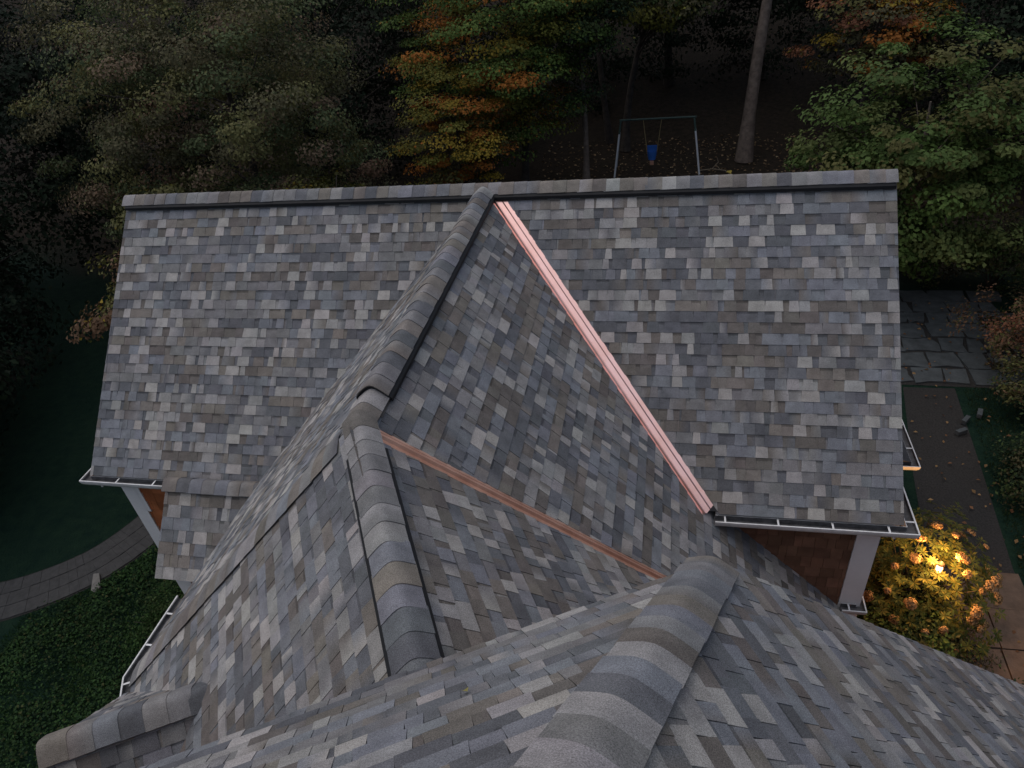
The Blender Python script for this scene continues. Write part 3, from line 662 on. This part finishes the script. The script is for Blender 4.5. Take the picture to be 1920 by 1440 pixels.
# flowering bush with whorled leaves round the lamp
def flowering_bush():
    r = np.random.default_rng(55); c = np.array([6.72, -1.12, 0.0]); root = empty('flowering_bush', c)
    tag(root, 'lamp-lit flowering bush with whorled leaves and peach flower heads', 'bush')
    cc = np.array([0, 0, 1.0]); rad = np.array([.98, 1.28, .92]); mb = MB(); tips = []
    while len(tips) < 620:
        d = r.normal(size=3); d /= np.linalg.norm(d)
        if d[2] < -.35: continue
        k = 1 + .18 * sin(5 * d[0] + 2) * cos(4 * d[1]); tips.append((cc + d * rad * k * r.uniform(.55, 1.04), d))
    for p, d in tips[:60]:
        b = np.array([r.normal() * .1, r.normal() * .1, 0]); mb.tube([b, b * .5 + p * .5 + np.array([0, 0, -.1]), p], [.022, .012, .005], 5, cap=False)
    mb.build('stems', M['bark_dark'], root)
    C_, D_, N_, Ln, Co = [], [], [], [], []
    for p, d in tips:
        ax = d * .7 + np.array([0, 0, .8]) + r.normal(size=3) * .15; ax /= np.linalg.norm(ax)
        a = np.cross(ax, [1, 0, 0]); a /= np.linalg.norm(a); b = np.cross(ax, a); k = r.integers(7, 11); ph = r.uniform(0, 6)
        for i in range(k):
            t = ph + 2 * pi * i / k + r.normal() * .12; o = a * cos(t) + b * sin(t); dr = o + ax * r.uniform(-.15, .35); dr /= np.linalg.norm(dr); l = r.uniform(.075, .115)
            C_.append(p + dr * l * .55); D_.append(dr); n = ax - (ax @ dr) * dr; N_.append(n / np.linalg.norm(n)); Ln.append(l)
            Co.append(np.array(((.085, .095, .022), (.120, .112, .024), (.055, .075, .020))[r.integers(3)]) * r.uniform(.75, 1.3))
    Ln = np.array(Ln); blades('foliage', np.array(C_), np.array(D_), np.array(N_), Ln, Ln * .34, np.array(Co), root, fold=.12)
    protos = []
    for q in range(3):
        fl = MB(); tone = np.array([.46, .30, .15]); rings = []
        for iz in range(5):
            f = iz / 4 * pi / 2; rings.append([(.078 * cos(f) * cos(t), .078 * cos(f) * sin(t), .045 * sin(f)) for t in np.linspace(0, 2 * pi, 10)[:-1]])
        fl.grid(rings, 0, True); fl.c += [tuple(tone * .35)] * (5 * 9)
        for _ in range(95):
            d = r.normal(size=3); d[2] = abs(d[2]) * .9 + .1; d /= np.linalg.norm(d); c0 = d * np.array([.086, .086, .054]) * r.uniform(.88, 1.14)
            x = np.cross(d, [.3, .5, .8]); x /= np.linalg.norm(x); y = np.cross(d, x); an = r.uniform(0, 6); k_ = r.uniform(.010, .017)
            fl.face([c0 + (x * cos(an + w_) + y * sin(an + w_)) * k_ + d * .004 * (w_ > 3) for w_ in (0, 1.57, 3.14, 4.71)], 0, tuple(tone * r.uniform(.6, 1.3)))
        o = fl.build('flower_head', M['leaf'], root); protos.append(o)
    k = 0
    outer = sorted([t for t in tips if t[1][2] > -.05 and np.linalg.norm((t[0] - cc) / rad) > .85], key=lambda t: r.random())
    for p, d in outer[:40]:
        o = protos[k] if k < 3 else link(protos[k % 3].copy(), root); o.location = p + d * .07; o.rotation_euler = Vector(d * .8 + np.array([0, 0, .6])).to_track_quat('Z', 'Y').to_euler(); sc = r.uniform(.55, 1.1); o.scale = (sc, sc, sc); k += 1
flowering_bush()

# ------------------------------------------------------------------ garden lamp
lp = empty('garden_lamp', (6.67, -1.64, 0)); tag(lp, 'lit garden lamp glowing inside the flowering bush', 'lamp')
mb = MB(); mb.tube([(0, 0, 0), (0, 0, 1.62)], .018, 8); mb.build('post', M['lamp_metal'], lp)
mb = MB(); mb.tube([(0, 0, 1.805), (0, 0, 1.83), (0, 0, 1.86)], [.055, .045, .012], 12); mb.build('cap', M['lamp_metal'], lp)
mb = MB(); mb.tube([(0, 0, 1.62), (0, 0, 1.66), (0, 0, 1.73), (0, 0, 1.79), (0, 0, 1.805)], [.018, .038, .046, .034, .016], 12); mb.build('bulb', M['bulb'], lp, smooth=True)
pl = bpy.data.lights.new('lamp_glow', 'POINT'); pl.energy = 100; pl.color = (1.0, 0.47, 0.14); pl.shadow_soft_size = .12
po = bpy.data.objects.new('lamp_glow', pl); po.location = (0.0, -.0, 1.97); link(po, lp)

# ------------------------------------------------------------------ paths, patio, lawn
pathp = np.array([(-14.5, -4.1), (-12.2, -3.35), (-10.4, -2.82), (-9.1, -1.92), (-8.45, -.85), (-8.15, .4), (-8.1, 2.0), (-8.6, 4.5)])
def spline(P, n):
    P = np.array(P, float); t = np.linspace(0, len(P) - 1, n); out = []
    for x in t:
        i = min(int(x), len(P) - 2); f = x - i; p0 = P[max(i - 1, 0)]; p1 = P[i]; p2 = P[i + 1]; p3 = P[min(i + 2, len(P) - 1)]
        out.append(.5 * ((2 * p1) + (-p0 + p2) * f + (2 * p0 - 5 * p1 + 4 * p2 - p3) * f * f + (-p0 + 3 * p1 - 3 * p2 + p3) * f ** 3))
    return np.array(out)
cp = spline(pathp, 61); tg = np.gradient(cp, axis=0); tg /= np.linalg.norm(tg, axis=1, keepdims=True); nm_ = np.stack([-tg[:, 1], tg[:, 0]], 1)
mb = MB(); mb.grid([[(*(c + n * s_), .006) for s_ in (-.56, 0, .56)] for c, n in zip(cp, nm_)]); path = mb.build('path', M['gravel']); tag(path, kind='structure')
r = random.Random(5)
for i in range(60):
    for k in range(3):
        a, b = -.52 + k * .35, -.52 + k * .35 + .335; e0, e1 = .012, .012
        q = [cp[i] * (1 - e0) + cp[i + 1] * e0, cp[i] * e1 + cp[i + 1] * (1 - e1)]; n0, n1 = nm_[i], nm_[i + 1]; z = .028 + r.uniform(-.004, .004)
        if r.random() < .03: continue
        mb = MB(); prism(mb, [(*(q[0] + n0 * a), z), (*(q[1] + n1 * a), z), (*(q[1] + n1 * b), z), (*(q[0] + n0 * b), z)][::-1], (0, 0, -.03)); mb.build('paver', M['paver'], path)
mb = MB(); prism(mb, [(-8.75, -2.02, .09), (-8.62, -2.0, .10), (-8.40, -2.28, .07), (-8.42, -2.42, .05), (-8.55, -2.38, .06)][::-1], (0, 0, -.09)); st = mb.build('stepping_stone', mat('pale_stone', (0.17, 0.165, 0.155), 0.9)); tag(st, 'pale stone lying at the lawn edge of the left path', 'stone')
mb = MB(); mb.face([(8.05, 5.3, .008), (11.2, 5.2, .008), (11.2, 9.4, .008), (7.7, 9.4, .008)]); patio = mb.build('patio', M['gravel']); tag(patio, kind='structure')
y = 5.35; k = 0
while y < 9.2:
    d = r.uniform(.42, .75); x = 7.9 + r.uniform(0, .3)
    while x < 11.0:
        wd = r.uniform(.4, 1.0); j = lambda: r.uniform(-.16, .16); z = .045 + r.uniform(-.008, .012)
        mb = MB(); prism(mb, [(x + .03 + j() * .4, y + .03 + j() * .4, z), (x + wd * .5, y + .02 + j() * .5, z), (x + wd - .03 + j() * .4, y + .03 + j() * .4, z), (x + wd - .02 + j() * .4, y + d * .5, z), (x + wd - .03 + j() * .4, y + d - .03, z), (x + wd * .4, y + d - .03 + j() * .4, z), (x + .03 + j() * .4, y + d - .03, z)], (0, 0, -.04)); mb.build('flagstone', M['stone'], patio); x += wd
    y += d
mb = MB(); mb.face([(6.9, -4.5, .006), (8.7, -4.5, .006), (8.65, -.1, .006), (8.9, 2.2, .006), (9.2, 5.2, .006), (8.1, 5.2, .006), (7.6, 2.2, .006), (7.3, -.1, .006)]); wk = mb.build('walkway', M['gravel']); tag(wk, kind='structure')
for i in range(5):
    for k in range(2):
        x0 = 7.12 + k * .72 + .03 * i; y0 = -4.1 + i * .78
        z = .05 + r.uniform(-.006, .006); mb = MB(); prism(mb, [(x0, y0, z), (x0 + .70, y0 + r.uniform(-.02, .02), z), (x0 + .715, y0 + .76, z), (x0 + .02, y0 + .76, z)], (0, 0, -.045)); mb.build('paving_slab', M['slab'], wk)
# curved stone edging by the bank
for i, (x, y, a) in enumerate([(8.85, 3.55, .5), (9.05, 3.95, .9), (9.4, 4.2, 1.2)]):
    mb = MB(); mb.box((x, y, .08),   .24, .09, .10, ax=((cos(a), sin(a), 0), (-sin(a), cos(a), 0), (0, 0, 1))); o = mb.build('edging_stone', M['stone']); bv = o.modifiers.new('bevel', 'BEVEL'); bv.width = .04; bv.segments = 2
    tag(o, ('rough edging stone on the bank, nearest the roof', 'rough edging stone on the bank, middle of three', 'rough edging stone on the bank, farthest from the roof')[i], 'stone', 'edging stones')

def scatter(name, region, n, size, pal, seed, up=1.2, label=None, cat=None, zoff=.015, tall=False, keep=None):
    r = np.random.default_rng(seed); x = r.uniform(region[0], region[1], n); y = r.uniform(region[2], region[3], n)
    if keep is not None: kk = keep(x, y); x, y = x[kk], y[kk]
    n = len(x); z = np.array([gz(a, b) for a, b in zip(x, y)]) + zoff
    palc = np.array([p[0] for p in pal]); pw = np.array([p[1] for p in pal], float); pw /= pw.sum(); col = palc[r.choice(len(palc), n, p=pw)] * r.uniform(.6, 1.35, (n, 1)); l = size * r.uniform(.6, 1.35, n)
    cen = np.stack([x, y, z], 1)
    if tall:
        d = r.normal(size=(n, 3)) * .45; d[:, 2] = 1; d /= np.linalg.norm(d, axis=1, keepdims=True); a = r.normal(size=(n, 3)); nn = a - (a * d).sum(1, keepdims=True) * d; nn /= np.linalg.norm(nn, axis=1, keepdims=True); cen = cen + d * l[:, None] * .5
        o = blades(name, cen, d, nn, l, np.full(n, .011), col)
    else: o = leaves_mesh(name, cen, r.normal(size=(n, 3)) * .35 + np.array([0, 0, up]), l, l * .7, col, seed=seed)
    tag(o, label, cat, kind='stuff'); return o
on_path = lambda x, y: np.min(np.hypot(x[:, None] - cp[None, :, 0], y[:, None] - cp[None, :, 1]), 1) > .6
scatter('grass', (-9.6, -3.4, -8.5, -.6), 60000, .085, [((.022, .062, .016), 4), ((.034, .080, .020), 3), ((.016, .045, .016), 3)], 401, tall=True, label='dark green lawn grass left of the house', cat='grass', zoff=0, keep=lambda x, y: on_path(x, y) & (y < 1.15 * x + 8.4))
scatter('grass', (7.9, 11.5, -3.5, 5.2), 26000, .075, [((.020, .042, .014), 4), ((.030, .050, .016), 3), ((.05, .04, .02), 1)], 402, tall=True, label='dark grass on the bank right of the walkway', cat='grass', zoff=0, keep=lambda x, y: x > 8.75 + .12 * y)
scatter('fallen_leaves', (-3, 9, 14.5, 24), 1500, .12, [((.24, .17, .10), 3), ((.14, .09, .05), 3), ((.30, .24, .15), 1)], 403, label='fallen leaves strewn over the ground round the swing set', cat='leaves')
scatter('fallen_leaves', (7.2, 12, -4, 9.5), 420, .08, [((.24, .15, .07), 3), ((.16, .08, .04), 3)], 404, label='fallen leaves on the patio and bank at the right', cat='leaves', zoff=.06)

r_ = np.random.default_rng(77); hx = lambda x, y: .10 + .10 * (np.sin(x * 2.1 + 1) * np.cos(y * 1.7) + .6 * np.sin(x * 4.3 + y * 3.1))
gc = scatter('ground_cover', (-9.4, -3.3, -8.6, -.9), 46000, .055, [((.026, .064, .019), 4), ((.038, .080, .024), 3), ((.018, .044, .017), 3), ((.06, .07, .025), .6)], 405, up=.8, label='leafy green ground cover spread over the lower left lawn', cat='ground cover', keep=lambda x, y: on_path(x, y) & (y < 1.15 * x + 8.2 + .5 * np.sin(x * 3)) & (np.sin(x * 2.3 + 2 * np.sin(y * 1.9)) + np.sin(y * 2.7 + 2 * np.sin(x * 1.7)) + NP.normal(size=len(x)) * .8 > -1.3))
co = np.empty(len(gc.data.vertices) * 3, np.float32); gc.data.vertices.foreach_get('co', co); co = co.reshape(-1, 4, 3); co[:, :, 2] += (hx(co[:, :1, 0], co[:, :1, 1]) * r_.uniform(.2, 1.1, (len(co), 1))).clip(0).astype(np.float32); gc.data.vertices.foreach_set('co', co.ravel()); gc.data.update()
# ------------------------------------------------------------------ swing set
sw = empty('swing_set', (2.1, 19.9, 0)); tag(sw, 'small backyard swing set with grey legs and green top bar', 'swing set')
for sx, xt in ((-1, -1.45), (1, 1.42)):
    for sy in (-1, 1):
        a = np.array([sx * 1.70, sy * .62, 0]); b = np.array([xt, 0, 2.12]); mid = b + (a - b) * .24
        mb = MB(); mb.tube([a, mid], .040, 10); lg = mb.build('leg', M['steel'], sw, smooth=True)
        mb = MB(); mb.tube([mid, b], .036, 10); mb.build('leg_sleeve', M['green_tube'], lg, smooth=True)
mb = MB(); mb.tube([(-1.5, 0, 2.12), (1.5, 0, 2.12)], .038, 10); mb.build('top_bar', M['green_tube'], sw, smooth=True)
ss = empty('bucket_swing', (1.9, 19.88, .5)); tag(ss, 'blue plastic bucket swing hanging on ropes from the bar', 'swing')
mb = MB(); ring = lambda z, wx, wy, yo=0: [(wx * cos(t) * (abs(cos(t)) ** -.3 if abs(cos(t)) > .2 else 1) * .92, wy * sin(t) + yo, z) for t in np.linspace(0, 2 * pi, 17)[:-1]]
mb.grid([ring(.34, .21, .17), ring(.2, .2, .16), ring(.0, .16, .13)], 0, True); mb.face(ring(.0, .16, .13)[::-1]); mb.grid([ring(.0, .15, .12), ring(.34, .2, .16)], 0, True); mb.build('bucket', M['blue_plastic'], ss, smooth=True)
mb = MB(); prism(mb, [(-.2, .15, .52), (.2, .15, .52), (.2, .17, .2), (-.2, .17, .2)], (0, .02, 0)); mb.build('backrest', M['blue_plastic'], ss)
mb = MB(); mb.box((0, -.16, -.10), .16, .05, .16); mb.build('foot_strap', M['copper_dull'], ss)
for sx in (-1, 1):
    for sy in (-1, 1):
        mb = MB(); mb.tube([(sx * .2, sy * .13, .34), (sx * .36, 0, 1.60)], .011, 6); mb.build('rope', M['rope'], ss)
# fallen branch with one yellow leaf
fb = empty('fallen_branch', (4.5, 19.5, 0)); tag(fb, 'pale fallen branch lying right of the swing set', 'branch')
mb = MB(); mb.tube([(-.75, .1, .05), (-.2, .05, .12), (.3, -.1, .10), (.45, -.32, .06)], [.022, .02, .016, .01], 6); mb.tube([(-.2, .05, .12), (.05, .3, .3), (.0, .5, .42)], [.016, .012, .006], 5); mb.tube([(.1, .0, .12), (-.05, .35, .2)], [.014, .007], 5); mb.build('twigs', M['wood'], fb)
leaves_mesh('leaf', np.array([(.46, -.36, .1), (.5, -.3, .12), (.42, -.3, .11)]), np.array([(0, -.5, 1.), (.2, -.4, 1), (-.2, -.3, 1)]), np.array([.2, .17, .16]), np.array([.14, .12, .12]), np.array([(.45, .36, .08)] * 3), fb, seed=3)
# one yellow leaf on the near roof
lx = uv(-7.62, -2.35); leaf1 = leaves_mesh('fallen_leaf', np.array([(lx[0], lx[1], H + .03 + .635 + .025)]), np.array([(U[0], U[1], 1.)]), np.array([.045]), np.array([.04]), np.array([(.30, .27, .09)]), seed=9); tag(leaf1, 'tiny yellow-green leaf lying on the near roof', 'leaf')
